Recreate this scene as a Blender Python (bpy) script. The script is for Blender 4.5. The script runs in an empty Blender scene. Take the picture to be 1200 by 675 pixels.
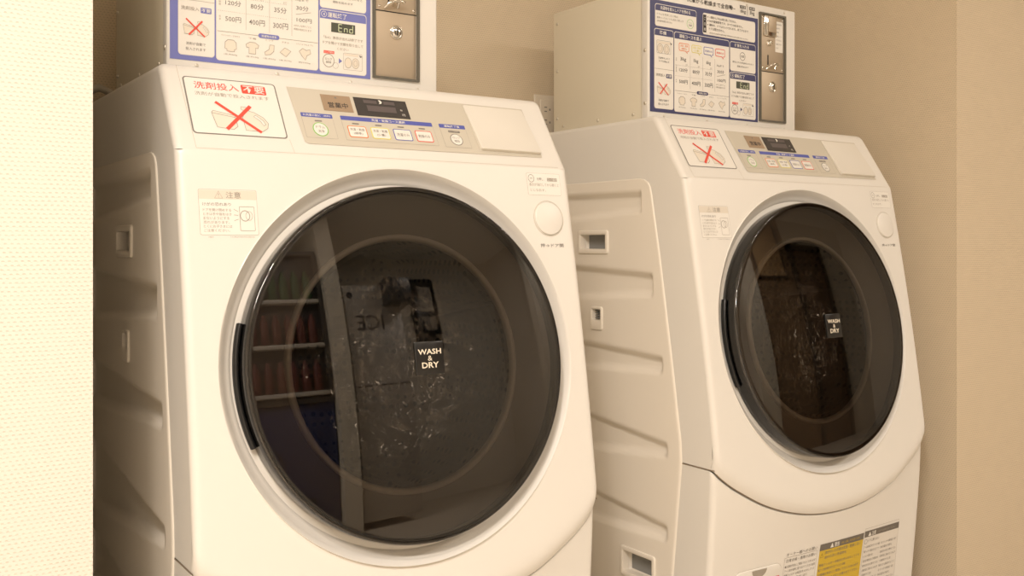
import bpy, bmesh, math, random
from mathutils import Vector, Matrix
random.seed(7)
C = bpy.context.scene.collection
HT = 1.05          # height of the machine tops
W = 0.63

# ------------------------------------------------------------------ materials
MATS = {}
def lin(c):
    return tuple(((v/255)/12.92 if v/255 <= .04045 else ((v/255+.055)/1.055)**2.4) for v in c)
def mat(name, col, rough=.5, metal=0., spec=.5, coat=0., emit=None, es=0.):
    if name in MATS: return MATS[name]
    m = bpy.data.materials.new(name); m.use_nodes = True
    b = m.node_tree.nodes['Principled BSDF']
    b.inputs['Base Color'].default_value = (*col, 1)
    b.inputs['Roughness'].default_value = rough
    b.inputs['Metallic'].default_value = metal
    b.inputs['Specular IOR Level'].default_value = spec
    b.inputs['Coat Weight'].default_value = coat
    if emit:
        b.inputs['Emission Color'].default_value = (*emit, 1); b.inputs['Emission Strength'].default_value = es
    MATS[name] = m
    return m
def noise_bump(m, scale, dist, strength=.3, detail=3, stretch=(1,1,1)):
    nt = m.node_tree; N = nt.nodes; L = nt.links
    b = N['Principled BSDF']
    tc = N.new('ShaderNodeTexCoord'); mp = N.new('ShaderNodeMapping'); mp.inputs['Scale'].default_value = stretch
    n = N.new('ShaderNodeTexNoise'); n.inputs['Scale'].default_value = scale; n.inputs['Detail'].default_value = detail
    bp = N.new('ShaderNodeBump'); bp.inputs['Strength'].default_value = strength; bp.inputs['Distance'].default_value = dist
    L.new(tc.outputs['Object'], mp.inputs['Vector']); L.new(mp.outputs['Vector'], n.inputs['Vector'])
    L.new(n.outputs['Fac'], bp.inputs['Height']); L.new(bp.outputs['Normal'], b.inputs['Normal'])
    return m

M_plastic = mat('white_plastic', (.78,.75,.69), .36)
M_steel   = mat('painted_steel', (.86,.80,.70), .42)
noise_bump(M_steel, 60, .0004, .15)
M_boxpaint= mat('coin_box_paint', (.76,.70,.56), .45)
M_boxface = mat('coin_box_face', (.78,.75,.69), .4)
M_grey    = mat('control_strip_grey', (.60,.555,.46), .4)
M_lid     = mat('drawer_lid_plastic', (.74,.70,.62), .35)
M_seam    = mat('seam_shadow_gap', (.30,.24,.18), .9, spec=.1)
M_seaml   = mat('fine_joint_line', (.60,.55,.46), .8, spec=.1)
M_paper   = mat('sticker_white', (.82,.79,.725), .4)
M_paper2  = mat('label_film', (.74,.70,.63), .4)
M_ink     = mat('ink_dark', (.045,.04,.04), .6)
M_inkg    = mat('ink_grey', (.22,.20,.18), .6)
M_inkl    = mat('ink_light_grey', (.36,.32,.27), .6)
M_red     = mat('ink_red', (.78,.09,.06), .5)
M_blue_glare    = mat('poster_blue_glare', (.18,.20,.50), .38)  # near chart: glare put into the blue, paler copy of one print
M_blue_dim    = mat('poster_blue_dim', (.055,.058,.15), .38)  # far chart: same print out of the glare, darker copy
M_blab    = mat('label_blue', (.10,.12,.42), .5)
M_green   = mat('ink_green', (.25,.55,.13), .5)
M_orange  = mat('ink_orange', (.80,.22,.05), .5)
M_yellow  = mat('ink_yellow', (.72,.66,.12), .5)
M_skin    = mat('drawing_cream', (.78,.71,.60), .6)
M_brownp  = mat('plate_brown', (.36,.26,.17), .45)
M_disp    = mat('display_black', (.055,.05,.048), .22)
M_disp2   = mat('display_window', (.12,.10,.10), .2)
M_lcd     = mat('lcd_glyph', (.75,.82,.55), .5)
M_yel     = mat('warning_yellow', (.62,.43,.035), .5)
M_greyhd  = mat('warning_header_grey', (.16,.14,.115), .5)
M_black   = mat('black_plastic', (.012,.012,.012), .3)
M_darkgr  = mat('dark_grey_plastic', (.06,.054,.048), .4)
M_frameg  = mat('coin_frame_grey', (.12,.11,.085), .5)
M_stain   = mat('brushed_stainless', (.52,.43,.32), .5, .55)
noise_bump(M_stain, 300, .0002, .12, 2, (1,1,.03))
M_chrome  = mat('chrome', (.75,.72,.66), .12, 1.0)
M_screw   = mat('screw_metal', (.72,.68,.60), .3, .8)
M_pocket  = mat('grip_pocket_grey', (.26,.26,.25), .5)
M_badge   = mat('badge_black', (.014,.013,.012), .3)
M_badget  = mat('badge_letters', (.80,.72,.58), .5)
M_outlet  = mat('outlet_plastic', (.72,.64,.52), .4)
M_ceil    = mat('ceiling_white', (.84,.81,.75), .9)
M_floor   = mat('floor_vinyl', (.66,.58,.47), .45)
M_door    = mat('reflected_dark_brown', (.10,.065,.04), .4)
M_hose    = mat('hose_grey', (.45,.42,.36), .5)

def wallpaper(name, col, dot):
    m = mat(name, col, .85, spec=.2); nt = m.node_tree; N = nt.nodes; L = nt.links
    b = N['Principled BSDF']
    geo = N.new('ShaderNodeNewGeometry'); sep = N.new('ShaderNodeSeparateXYZ'); L.new(geo.outputs['Position'], sep.inputs[0])
    def math_(op, a, bb=None):
        n = N.new('ShaderNodeMath'); n.operation = op
        for i, v in enumerate((a, bb)):
            if v is None: continue
            if isinstance(v, (int, float)): n.inputs[i].default_value = v
            else: L.new(v, n.inputs[i])
        return n.outputs[0]
    # woven cloth: rows of short dashes, slightly wandering
    nz = N.new('ShaderNodeTexNoise'); nz.inputs['Scale'].default_value = 55; nz.inputs['Detail'].default_value = 2
    L.new(geo.outputs['Position'], nz.inputs['Vector'])
    wob = math_('MULTIPLY', nz.outputs['Fac'], 1.6)
    hx = math_('ADD', sep.outputs[0], sep.outputs[1])
    rowp = math_('MULTIPLY', sep.outputs[2], 2*math.pi/.0046)
    row = math_('SINE', math_('ADD', rowp, wob))
    colp = math_('MULTIPLY', hx, 2*math.pi/.0062)
    par = math_('MULTIPLY', math_('FLOOR', math_('DIVIDE', sep.outputs[2], .0046)), math.pi*.83)
    colw = math_('SINE', math_('ADD', math_('ADD', colp, par), wob))
    r2 = math_('MAXIMUM', row, 0.0); c2 = math_('MAXIMUM', math_('ADD', colw, .25), 0.0)
    hole = math_('MINIMUM', math_('MULTIPLY', math_('MULTIPLY', r2, c2), 1.2), 1.0)
    nb = N.new('ShaderNodeTexNoise'); nb.inputs['Scale'].default_value = 25; nb.inputs['Detail'].default_value = 3
    L.new(geo.outputs['Position'], nb.inputs['Vector'])
    hole2 = math_('MULTIPLY', hole, math_('ADD', nb.outputs['Fac'], .35))
    mix = N.new('ShaderNodeMix'); mix.data_type = 'RGBA'
    mix.inputs[6].default_value = (*col, 1); mix.inputs[7].default_value = (*dot, 1)
    L.new(hole2, mix.inputs[0]); L.new(mix.outputs[2], b.inputs['Base Color'])
    bp = N.new('ShaderNodeBump'); bp.inputs['Strength'].default_value = .55; bp.inputs['Distance'].default_value = .0006
    inv = math_('SUBTRACT', 1.0, hole2)
    L.new(inv, bp.inputs['Height']); L.new(bp.outputs['Normal'], b.inputs['Normal'])
    return m
WP = (.68,.57,.415)
M_wall = wallpaper('woven_wallpaper', WP, tuple(c*.72 for c in WP))
M_wall_bright = wallpaper('brightened_wallpaper', (.78,.73,.65), (.67,.61,.52))  # lighter copy of the wallpaper; lamplight on the left corner put into its colour

def smoked():
    m = bpy.data.materials.new('smoked_door_plastic'); m.use_nodes = True
    nt = m.node_tree; N = nt.nodes; L = nt.links; N.clear()
    out = N.new('ShaderNodeOutputMaterial'); mix = N.new('ShaderNodeMixShader')
    tr = N.new('ShaderNodeBsdfTransparent'); tr.inputs['Color'].default_value = (.56,.52,.475,1)
    gl = N.new('ShaderNodeBsdfGlossy'); gl.inputs['Roughness'].default_value = .015; gl.inputs['Color'].default_value = (1,1,1,1)
    fr = N.new('ShaderNodeFresnel'); fr.inputs['IOR'].default_value = 1.78
    L.new(fr.outputs[0], mix.inputs[0]); L.new(tr.outputs[0], mix.inputs[1]); L.new(gl.outputs[0], mix.inputs[2])
    L.new(mix.outputs[0], out.inputs['Surface']); return m
M_smoke = smoked()
def clearglass():
    m = bpy.data.materials.new('clear_bowl_glass'); m.use_nodes = True
    nt = m.node_tree; N = nt.nodes; L = nt.links; N.clear()
    out = N.new('ShaderNodeOutputMaterial'); mix = N.new('ShaderNodeMixShader')
    tr = N.new('ShaderNodeBsdfTransparent'); tr.inputs['Color'].default_value = (.90,.89,.86,1)
    gl = N.new('ShaderNodeBsdfGlossy'); gl.inputs['Roughness'].default_value = .03
    fr = N.new('ShaderNodeFresnel'); fr.inputs['IOR'].default_value = 1.95
    tc = N.new('ShaderNodeTexCoord'); nz = N.new('ShaderNodeTexNoise'); nz.inputs['Scale'].default_value = 26; nz.inputs['Detail'].default_value = 2
    bp = N.new('ShaderNodeBump'); bp.inputs['Strength'].default_value = .9; bp.inputs['Distance'].default_value = .03
    L.new(tc.outputs['Object'], nz.inputs['Vector']); L.new(nz.outputs['Fac'], bp.inputs['Height'])
    L.new(bp.outputs['Normal'], gl.inputs['Normal'])
    L.new(fr.outputs[0], mix.inputs[0]); L.new(tr.outputs[0], mix.inputs[1]); L.new(gl.outputs[0], mix.inputs[2])
    L.new(mix.outputs[0], out.inputs['Surface']); return m
M_glass = clearglass()
def drummat():
    m = mat('perforated_drum_steel', (.34,.28,.20), .32, .85); nt = m.node_tree; N = nt.nodes; L = nt.links
    b = N['Principled BSDF']; tc = N.new('ShaderNodeTexCoord')
    v = N.new('ShaderNodeTexVoronoi'); v.inputs['Scale'].default_value = 62; v.inputs['Randomness'].default_value = .12
    L.new(tc.outputs['Object'], v.inputs['Vector'])
    cr = N.new('ShaderNodeValToRGB'); cr.color_ramp.elements[0].position = .26; cr.color_ramp.elements[0].color = (.02,.017,.014,1)
    cr.color_ramp.elements[1].position = .32; cr.color_ramp.elements[1].color = (.40,.33,.24,1)
    L.new(v.outputs['Distance'], cr.inputs[0]); L.new(cr.outputs[0], b.inputs['Base Color']); return m
M_drum = drummat()

# ------------------------------------------------------------------ mesh helpers
class MB:
    """collects geometry of one part, several materials allowed"""
    def __init__(s): s.v=[]; s.f=[]; s.mi=[]; s.sm=[]; s.mats=[]; s.d=Vector((0,0,0))
    def m(s, mt):
        if mt not in s.mats: s.mats.append(mt)
        return s.mats.index(mt)
    def poly(s, pts, mt, smooth=False):
        i=len(s.v); s.v += [tuple(Vector(p)+s.d) for p in pts]; s.f.append(list(range(i,i+len(pts)))); s.mi.append(s.m(mt)); s.sm.append(smooth)
    def raw(s, vs, fs, mt, smooth=False):
        i=len(s.v); s.v += [tuple(Vector(p)+s.d) for p in vs]; k=s.m(mt)
        for f in fs: s.f.append([a+i for a in f]); s.mi.append(k); s.sm.append(smooth)
    def grid(s, rows, mt, smooth=True, closed=False, flip=False, skip=None):
        nr=len(rows); nc=len(rows[0]); vs=[p for r in rows for p in r]; fs=[]
        for i in range(nr-1):
            for j in range(nc if closed else nc-1):
                a=i*nc+j; b=i*nc+(j+1)%nc; c=(i+1)*nc+(j+1)%nc; d=(i+1)*nc+j
                fs.append([a,d,c,b] if flip else [a,b,c,d])
        s.raw(vs, fs, mt, smooth)
    def bm(s, b, mt, smooth=False):
        b.verts.ensure_lookup_table(); b.verts.index_update()
        s.raw([v.co.copy() for v in b.verts], [[v.index for v in f.verts] for f in b.faces], mt, smooth); b.free()
    def box(s, x0,x1,y0,y1,z0,z1, mt, bev=0., seg=2, smooth=None):
        b=bmesh.new(); bmesh.ops.create_cube(b, size=1)
        for v in b.verts: v.co=Vector((x0+(v.co.x+.5)*(x1-x0), y0+(v.co.y+.5)*(y1-y0), z0+(v.co.z+.5)*(z1-z0)))
        if bev: bmesh.ops.bevel(b, geom=b.edges[:], offset=bev, segments=seg, affect='EDGES', profile=.5)
        s.bm(b, mt, bool(bev) if smooth is None else smooth)
    def lathe(s, prof, fr, mt, n=96, smooth=True, a0=0., a1=2*math.pi):
        """prof (r,h) about frame fr=(centre,u,v,n)"""
        c,u,v,w = fr; full = abs(a1-a0-2*math.pi)<1e-6; k = n if full else n+1
        rows=[[c+u*(r*math.cos(a0+(a1-a0)*j/n))+v*(r*math.sin(a0+(a1-a0)*j/n))+w*h for j in range(k)] for r,h in prof]
        s.grid(rows, mt, smooth, closed=full)
    def tube(s, pts, r, mt, n=10):
        pts=[Vector(p) for p in pts]; rows=[]
        for i,p in enumerate(pts):
            t=(pts[min(i+1,len(pts)-1)]-pts[max(i-1,0)]).normalized()
            up=Vector((0,0,1)) if abs(t.z)<.9 else Vector((1,0,0))
            a=t.cross(up).normalized(); b=a.cross(t)
            rows.append([p+a*(r*math.cos(2*math.pi*j/n))+b*(r*math.sin(2*math.pi*j/n)) for j in range(n)])
        s.grid(rows, mt, True, closed=True); s.poly(rows[0], mt); s.poly(rows[-1][::-1], mt)
    def build(s, name, parent=None, fixn=False, sharp=None):
        me=bpy.data.meshes.new(name); me.from_pydata(s.v, [], s.f)
        for mt in s.mats: me.materials.append(mt)
        me.polygons.foreach_set('material_index', s.mi); me.polygons.foreach_set('use_smooth', s.sm)
        if fixn:
            b=bmesh.new(); b.from_mesh(me); bmesh.ops.remove_doubles(b, verts=b.verts, dist=1e-5)
            bmesh.ops.recalc_face_normals(b, faces=b.faces); b.to_mesh(me); b.free()
        me.update()
        if sharp: me.set_sharp_from_angle(angle=math.radians(sharp))
        o=bpy.data.objects.new(name, me); C.objects.link(o)
        if parent: o.parent=parent
        return o

def thing(name, label, cat, loc=(0,0,0), group=None, rz=0):
    o=bpy.data.objects.new(name, None); C.objects.link(o); o.location=loc; o.rotation_euler=(0,0,rz); o.empty_display_size=.1
    o['label']=label; o['category']=cat
    if group: o['group']=group
    return o
def tag(o, label, cat, group=None):
    o['label']=label; o['category']=cat
    if group: o['group']=group
    return o
def struct(o): o['kind']='structure'; return o

# ---- text as mesh (Blender's built-in font stack)
_tc={}
def text_mesh(s, bold=0.):
    k=(s,bold)
    if k in _tc: return _tc[k]
    c=bpy.data.curves.new('t','FONT'); c.body=s; c.resolution_u=2; c.offset=bold
    o=bpy.data.objects.new('t',c); C.objects.link(o); bpy.context.view_layer.update()
    me=bpy.data.meshes.new_from_object(o.evaluated_get(bpy.context.evaluated_depsgraph_get()))
    vs=[v.co.copy() for v in me.vertices]; fs=[list(p.vertices) for p in me.polygons]
    bpy.data.objects.remove(o); bpy.data.curves.remove(c); bpy.data.meshes.remove(me)
    if not vs: _tc[k]=([],[],(0,0,1,1)); return _tc[k]
    bb=(min(v.x for v in vs),min(v.y for v in vs),max(v.x for v in vs),max(v.y for v in vs))
    _tc[k]=(vs,fs,bb); return _tc[k]

class Art:
    """flat printing laid on a surface given by map(u,v,h); u right, v up"""
    def __init__(s, mp, d=(0,0,0), sub=0): s.mb=MB(); s.mb.d=Vector(d); s.map=mp; s.sub=sub
    def P(s, pts, mt, h): s.mb.poly([s.map(u,v,h) for u,v in pts], mt)
    def rect(s,u0,v0,u1,v1,mt,h=.0002):
        if s.sub:
            a=max(1,int((u1-u0)/s.sub+1)); b=max(1,int((v1-v0)/s.sub+1))
            s.mb.grid([[s.map(u0+(u1-u0)*i/a,v0+(v1-v0)*j/b,h) for i in range(a+1)] for j in range(b+1)],mt,False); return
        s.P([(u0,v0),(u1,v0),(u1,v1),(u0,v1)],mt,h)
    def rr(s,u0,v0,u1,v1,r,n=5):
        pts=[]
        for cx,cy,a in ((u1-r,v0+r,-90),(u1-r,v1-r,0),(u0+r,v1-r,90),(u0+r,v0+r,180)):
            for i in range(n+1):
                t=math.radians(a+90*i/n); pts.append((cx+r*math.cos(t),cy+r*math.sin(t)))
        return pts
    def rrect(s,u0,v0,u1,v1,r,mt,h=.0002): s.P(s.rr(u0,v0,u1,v1,r),mt,h)
    def loop(s,pts,w,mt,h,closed=True):
        if s.sub:
            q=[]
            for i in range(len(pts)):
                a=Vector(pts[i]); b=Vector(pts[(i+1)%len(pts)]); k=max(1,int((b-a).length/s.sub+1))
                q+=[a+(b-a)*j/k for j in range(k)]
            pts=q
        n=len(pts)
        ins=[];out=[]
        for i in range(n):
            p=Vector(pts[i]); a=Vector(pts[i-1]) if (closed or i>0) else None; b=Vector(pts[(i+1)%n]) if (closed or i<n-1) else None
            t=Vector((0,0))
            if a is not None and (p-a).length>1e-9: t+=(p-a).normalized()
            if b is not None and (b-p).length>1e-9: t+=(b-p).normalized()
            if t.length<1e-9: t=Vector((1,0))
            t.normalize(); nn=Vector((-t.y,t.x))*w/2
            ins.append(p+nn); out.append(p-nn)
        rg=range(n if closed else n-1)
        vs=[s.map(q.x,q.y,h) for q in ins+out]
        s.mb.raw(vs, [[i,n+i,n+(i+1)%n,(i+1)%n] for i in rg], mt)
    def frame(s,u0,v0,u1,v1,r,w,mt,h=.0003): s.loop(s.rr(u0,v0,u1,v1,r),w,mt,h)
    def line(s,a,b,w,mt,h=.0003):
        a=Vector(a);b=Vector(b);t=(b-a).normalized();n=Vector((-t.y,t.x))*w/2
        s.P([a-n,b-n,b+n,a+n],mt,h)
    def dash(s,a,b,w,mt,h=.0003,n=14):
        a=Vector(a);b=Vector(b)
        for i in range(n): s.line(a+(b-a)*(i/n),a+(b-a)*((i+.45)/n),w,mt,h)
    def disc(s,cu,cv,ru,rv,mt,h=.0003,n=28): s.P([(cu+ru*math.cos(2*math.pi*i/n),cv+rv*math.sin(2*math.pi*i/n)) for i in range(n)],mt,h)
    def ring(s,cu,cv,ru,rv,w,mt,h=.0003,n=32): s.loop([(cu+ru*math.cos(2*math.pi*i/n),cv+rv*math.sin(2*math.pi*i/n)) for i in range(n)],w,mt,h)
    def text(s,t,u0,v0,u1,v1,mt,h=.0004,bold=.0):
        vs,fs,(a,b,c,d)=text_mesh(t,bold)
        if not vs: return
        su=(u1-u0)/(c-a); sv=(v1-v0)/(d-b)
        s.mb.raw([s.map(u0+(v.x-a)*su, v0+(v.y-b)*sv, h) for v in vs], fs, mt)
    def build(s,name,parent): return s.mb.build(name,parent)

def bottles(A,u0,v0,u1,v1,h,lw,cross=True,ink=None):
    """crossed-out detergent box and bottle drawing inside the given frame"""
    ink=ink or M_inkl
    X=lambda f:u0+(u1-u0)*f; Y=lambda f:v0+(v1-v0)*f
    box=[(X(.03),Y(.74)),(X(.08),Y(.12)),(X(.36),Y(.06)),(X(.44),Y(.2)),(X(.42),Y(.66)),(X(.06),Y(.82))]
    A.P(box,M_skin,h); A.loop(box,lw,ink,h+.0001)
    A.line((X(.03),Y(.72)),(X(.42),Y(.58)),lw,ink,h+.0001)
    bt=[(X(.57),Y(.06)),(X(.86),Y(.04)),(X(.97),Y(.2)),(X(1.0),Y(.42)),(X(.93),Y(.66)),(X(.78),Y(.86)),(X(.7),Y(.9)),(X(.69),Y(1.06)),(X(.57),Y(1.08)),(X(.56),Y(.96)),(X(.62),Y(.88)),(X(.56),Y(.6))]
    A.P(bt,M_skin,h); A.loop(bt,lw,ink,h+.0001)
    hd=[(X(.80),Y(.74)),(X(.92),Y(.52)),(X(.95),Y(.36)),(X(.91),Y(.3)),(X(.86),Y(.5)),(X(.76),Y(.68))]
    A.P(hd,M_paper,h+.0001); A.loop(hd,lw,ink,h+.0002)
    if cross:
        w=(u1-u0)*.055
        A.line((X(.13),Y(1.2)),(X(.84),Y(.0)),w,M_red,h+.0003); A.line((X(.24),Y(.05)),(X(.74),Y(1.12)),w*1.15,M_red,h+.0004)

# ------------------------------------------------------------------ washing machine shape functions
def interp(pts, t):
    if t<=pts[0][0]: return pts[0][1]
    for (a,va),(b,vb) in zip(pts,pts[1:]):
        if t<=b: return va+(vb-va)*(t-a)/(b-a)
    return pts[-1][1]
def spl(pts, t):
    """Catmull-Rom through pts"""
    n=len(pts)
    if t<=pts[0][0]: return pts[0][1]
    if t>=pts[-1][0]: return pts[-1][1]
    for i in range(n-1):
        if t<=pts[i+1][0]:
            x0,y0=pts[i]; x1,y1=pts[i+1]; h=x1-x0; u=(t-x0)/h
            m0=(pts[i+1][1]-pts[i-1][1])/(pts[i+1][0]-pts[i-1][0]) if i>0 else (y1-y0)/h
            m1=(pts[i+2][1]-pts[i][1])/(pts[i+2][0]-pts[i][0]) if i<n-2 else (y1-y0)/h
            return (2*u**3-3*u*u+1)*y0+(u**3-2*u*u+u)*h*m0+(-2*u**3+3*u*u)*y1+(u**3-u*u)*h*m1
Y0,Z0,Y1,Z1 = -.03038,.01932,-.1205,-.1224
LP=math.hypot(Y1-Y0,Z1-Z0); TY=(Y1-Y0)/LP; TZ=(Z1-Z0)/LP
def F(z):
    s=-(z-Z1); return -.1205-.2*s+.075*s*s
SEAM=[(0,-.646),(.015,-.660),(.05,-.684),(.128,-.724),(.2125,-.750),(.3,-.7615),(.4,-.758),(.5,-.735),(.56,-.706),(.605,-.677),(.63,-.650)]
zs=lambda x: spl(SEAM,x)
L_=lambda z: -.2035+.102*(-.645-z)
RE=.010
def edge(x):
    d=min(x,W-x)
    return 0 if d>=RE else RE-math.sqrt(max(0,RE*RE-(RE-max(d,0))**2))
def face(x,z):
    d=z-zs(x); lip=.010*max(0,1-d/.030)**2 if d>=0 else .010
    return F(z)+lip+edge(x)
def low(x,z):
    s=zs(x); e=max(0,s-z); off=(F(s)+.0125)-L_(s)
    return L_(z)+off*math.exp(-(e/.10))+edge(x)
SIDE=[(-1.04,-.076),(-.8593,-.0912),(-.6464,-.1139),(-.6075,-.1122),(-.4563,-.0885),(-.2667,-.0562),(-.150,-.0335),(-.1362,-.0305),(-.1265,-.024),(-.1204,-.013),(-.1188,-.004)]
Sy=lambda z: interp(SIDE,z)
YB=.40

th=math.atan(.157); DC=Vector((.3175,F(-.41),-.41))
DU=Vector((1,0,0)); DV=Vector((0,math.sin(th),math.cos(th))); DN=Vector((0,-math.cos(th),math.sin(th)))
DF=(DC,DU,DV,DN)
RH=.279

def prof_front(x):
    """profile of one column of the top fascia: list of (y,z) from the flat top down to the panel foot"""
    pts=[(-.0015,0),(-.028,0)]
    # rounded top edge between z=0 and the slope
    a=Vector((-.028,0)); c=Vector((-.0427,0)); t=(c-Vector((0,0)));
    e=c+Vector((TY,TZ))*.0147
    for i in range(1,7):
        u=i/7; p=a*(1-u)**2+c*2*u*(1-u)+e*u*u; pts.append((p.x,p.y))
    pts.append((e.x,e.y))
    for i in range(1,9):
        d=i/8; pts.append((e.x+(Y1-e.x)*d, e.y+(Z1-e.y)*d))
    return pts

def panel(u,d,h=0):   # u along the row, d down the slope (positive), h off the surface
    return Vector((u, Y0+d*TY, Z0+d*TZ))+Vector((0,TZ,-TY))*h
def fmap(u,v,h=0):
    return Vector((u,face(u,v),v))+DN*h
def lmap(u,v,h=0):
    return Vector((u,low(u,v),v))+Vector((0,-.995,-.1))*h

def sm(t): t=max(0,min(1,t)); return t*t*(3-2*t)
RIBS=[ # (front y, back y), (top z at front, top z at back), (bottom z at front, at back)
 (-.004,.36,-.1445,-.1415,-.180,-.205),
 (-.036,.36,-.3015,-.283,-.3415,-.367),
 (-.062,.36,-.4575,-.436,-.4855,-.508),
 (-.075,.36,-.6175,-.570,-.640,-.683),
 (-.075,.36,-.7710,-.722,-.797,-.812)]
POCK=[(.0991,.1787,-.2546,-.2249,.022),(.1141,.1407,-.3988,-.3766,.014),(-.0377,.0446,-.885,-.8445,.022)]
def relief(y,z):
    dep=0
    for yf,yb,tf,tb,bf,bb in RIBS:
        t=(y-yf)/(yb-yf); zt=tf+(tb-tf)*t; zb=bf+(bb-bf)*t
        q=min(zt-z, z-zb, y-yf+0.0)
        # rounded front corner
        dep=max(dep, .0125*sm(q/.0115+.25))
    for a,b,c,d,dd in POCK:
        if a<y<b and c<z<d: dep=dd
    return dep

# ------------------------------------------------------------------ build the first machine
wm=thing('washing_machine','white front-load washer-dryer nearest the brightly lit wall corner, large round smoked door','washing machine',(0,0,0),'coin washer-dryers')
OFF=Vector((0,0,HT))
def mb(): 
    m=MB(); m.d=OFF.copy(); return m

# cabinet: embossed left side, plain right side, back, bottom
m=mb()
def axis(lo,hi,step,extra):
    s={round(lo+(hi-lo)*i/int((hi-lo)/step),5) for i in range(int((hi-lo)/step)+1)}
    for e in extra: s.add(round(e,5))
    r=sorted(s); out=[r[0]]
    for v in r[1:]:
        if v-out[-1]>.0005: out.append(v)
    return out
zl=[c for p in POCK for c in (p[2]-.0006,p[2]+.0006,p[3]-.0006,p[3]+.0006)]
zl=sorted(set([round(-1.03+i*.005,4) for i in range(int((1.03-.1188)/.005)+1)]+[-.1188,-.1204,-.1225,-.1265,-.131,-.1362]+[round(v,5) for v in zl]))
yfix=axis(0.0,YB,.0055,[c for p in POCK for c in (p[0]-.0006,p[0]+.0006,p[1]-.0006,p[1]+.0006) if c>0.002])
rows=[]
for z in zl:
    s=Sy(z); ys=[]
    K=22
    ycut=[s+(0-s)*i/K for i in range(K)] if s<-.002 else [s+(0-s)*i/K for i in range(K)]
    ys=[s-.0]+ [max(y,s+.0015) for y in ycut[1:]]+yfix
    row=[Vector((.0006,s-.0012,z))]
    row.append(Vector((-.0012,s-.0003,z)))
    for y in ys[1:]: row.append(Vector((-.002+relief(y,z),y,z)))
    rows.append(row)
top=[Vector((.0006,p.y,-.1172)) for p in rows[-1]]
rows.append(top)
m.grid(rows,M_steel,True,flip=True)
# right side, back, bottom, top plate under the coin box
rr=[[Vector((W+.002,Sy(z),z)),Vector((W+.002,YB,z))] for z in zl[::6]+[-.1172]]
m.grid(rr,M_steel,False)
m.poly([(-.002,YB,-1.03),(W+.002,YB,-1.03),(W+.002,YB,-.117),(-.002,YB,-.117)],M_steel)
m.poly([(-.002,-.08,-1.03),(W+.002,-.08,-1.03),(W+.002,YB,-1.03),(-.002,YB,-1.03)],M_steel)
o=m.build('cabinet',wm)

# frames of the side grips
for k,(a,b,c,d,dd) in enumerate(POCK):
    m=mb(); w=.009 if k!=1 else .006; x0=-.0022
    hh=.0035; outer=[(a-w,c-w*(1.1 if k!=1 else 3.4)),(b+w,c-w*(1.1 if k!=1 else 3.4)),(b+w,d+w),(a-w,d+w)]; inner=[(a,c),(b,c),(b,d),(a,d)]
    def loopr(q,inset,x,r):
        (ya,za),(yb,_),(_,zb),_2=q[0],q[1],q[2],q[3]
        ya+=inset;yb-=inset;za+=inset;zb-=inset; pts=[]
        for cy,cz,an in ((yb-r,za+r,-90),(yb-r,zb-r,0),(ya+r,zb-r,90),(ya+r,za+r,180)):
            for i in range(5):
                t=math.radians(an+22.5*i); pts.append(Vector((x,cy+r*math.cos(t),cz+r*math.sin(t))))
        return pts
    R=[loopr(outer,0,x0,.006),loopr(outer,.0012,x0-hh*.8,.005),loopr(outer,.003,x0-hh,.004),loopr(inner,-.0015,x0-hh,.003),loopr(inner,0,x0-hh*.7,.0022),loopr(inner,.0008,x0+.012,.002)]
    if k==1: R=R[:5]+[loopr(inner,.0004,x0+.006,.002)]
    m.grid(R,M_steel,True,closed=True)
    # pocket floor
    m.poly([(x0+dd-.001,a,c),(x0+dd-.001,b,c),(x0+dd-.001,b,d),(x0+dd-.001,a,d)],M_pocket)
    if k==1:
        for i in range(4):
            zz=c+.003+i*.005; m.box(x0+.006,x0+.010,a,b,zz,zz+.002,M_pocket)
    m.build('side_vent' if k==1 else 'side_grip',wm,fixn=True,sharp=40)

# top cover (plastic rim between steel sides and the top)
m=mb()
def toprow(y):
    r=.010; pts=[]
    for i in range(5):
        t=math.radians(180-22.5*i); pts.append(Vector((r+r*math.cos(t),y,-r+r*math.sin(t))))
    q=[Vector((0,y,-.1175))]+pts
    q2=[Vector((W-p.x,p.y,p.z)) for p in q][::-1]
    return q+q2
m.grid([toprow(y) for y in (-.00245,.05,.1,.2,.3,YB-.01,YB)],M_plastic,True)
m.poly([p for p in toprow(YB)],M_plastic)
m.build('top_cover',wm,sharp=35)

# front cover
m=mb()
xs_=[0,.0004,.001,.002,.0035,.0055,.008,.010]; xs=xs_+[.02+i*(W-.04)/24 for i in range(25)]+[W-x for x in xs_[::-1]]
rows=[]
pf=prof_front(0)
for k,(y,z) in enumerate(pf):
    r=[]; q=len(pf)-1-k
    nn=Vector((0,TZ,-TY)) if y<-.028 else Vector((0,0,1))
    if 1<k<8: nn=Vector((0,0,1)).lerp(Vector((0,TZ,-TY)),(k-1)/7).normalized()
    if q<3: nn=nn.lerp(Vector((0,-1,0)),(3-q)/3)
    for x in xs: r.append(Vector((x,y,z))-nn*edge(x))
    rows.append(r)
m.grid(rows,M_plastic,True)
# side walls of the fascia
for X in (0,W):
    st=[[rr_[0 if X==0 else -1].copy(),Vector((X,-.0025,min(rr_[0].z,-.010)))] for rr_ in rows[1:]]
    st=[[a if a.y<-.0025 else Vector((X,-.0025,a.z)),b] for a,b in st]
    m.grid(st,M_plastic,True,flip=(X==0))
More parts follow.
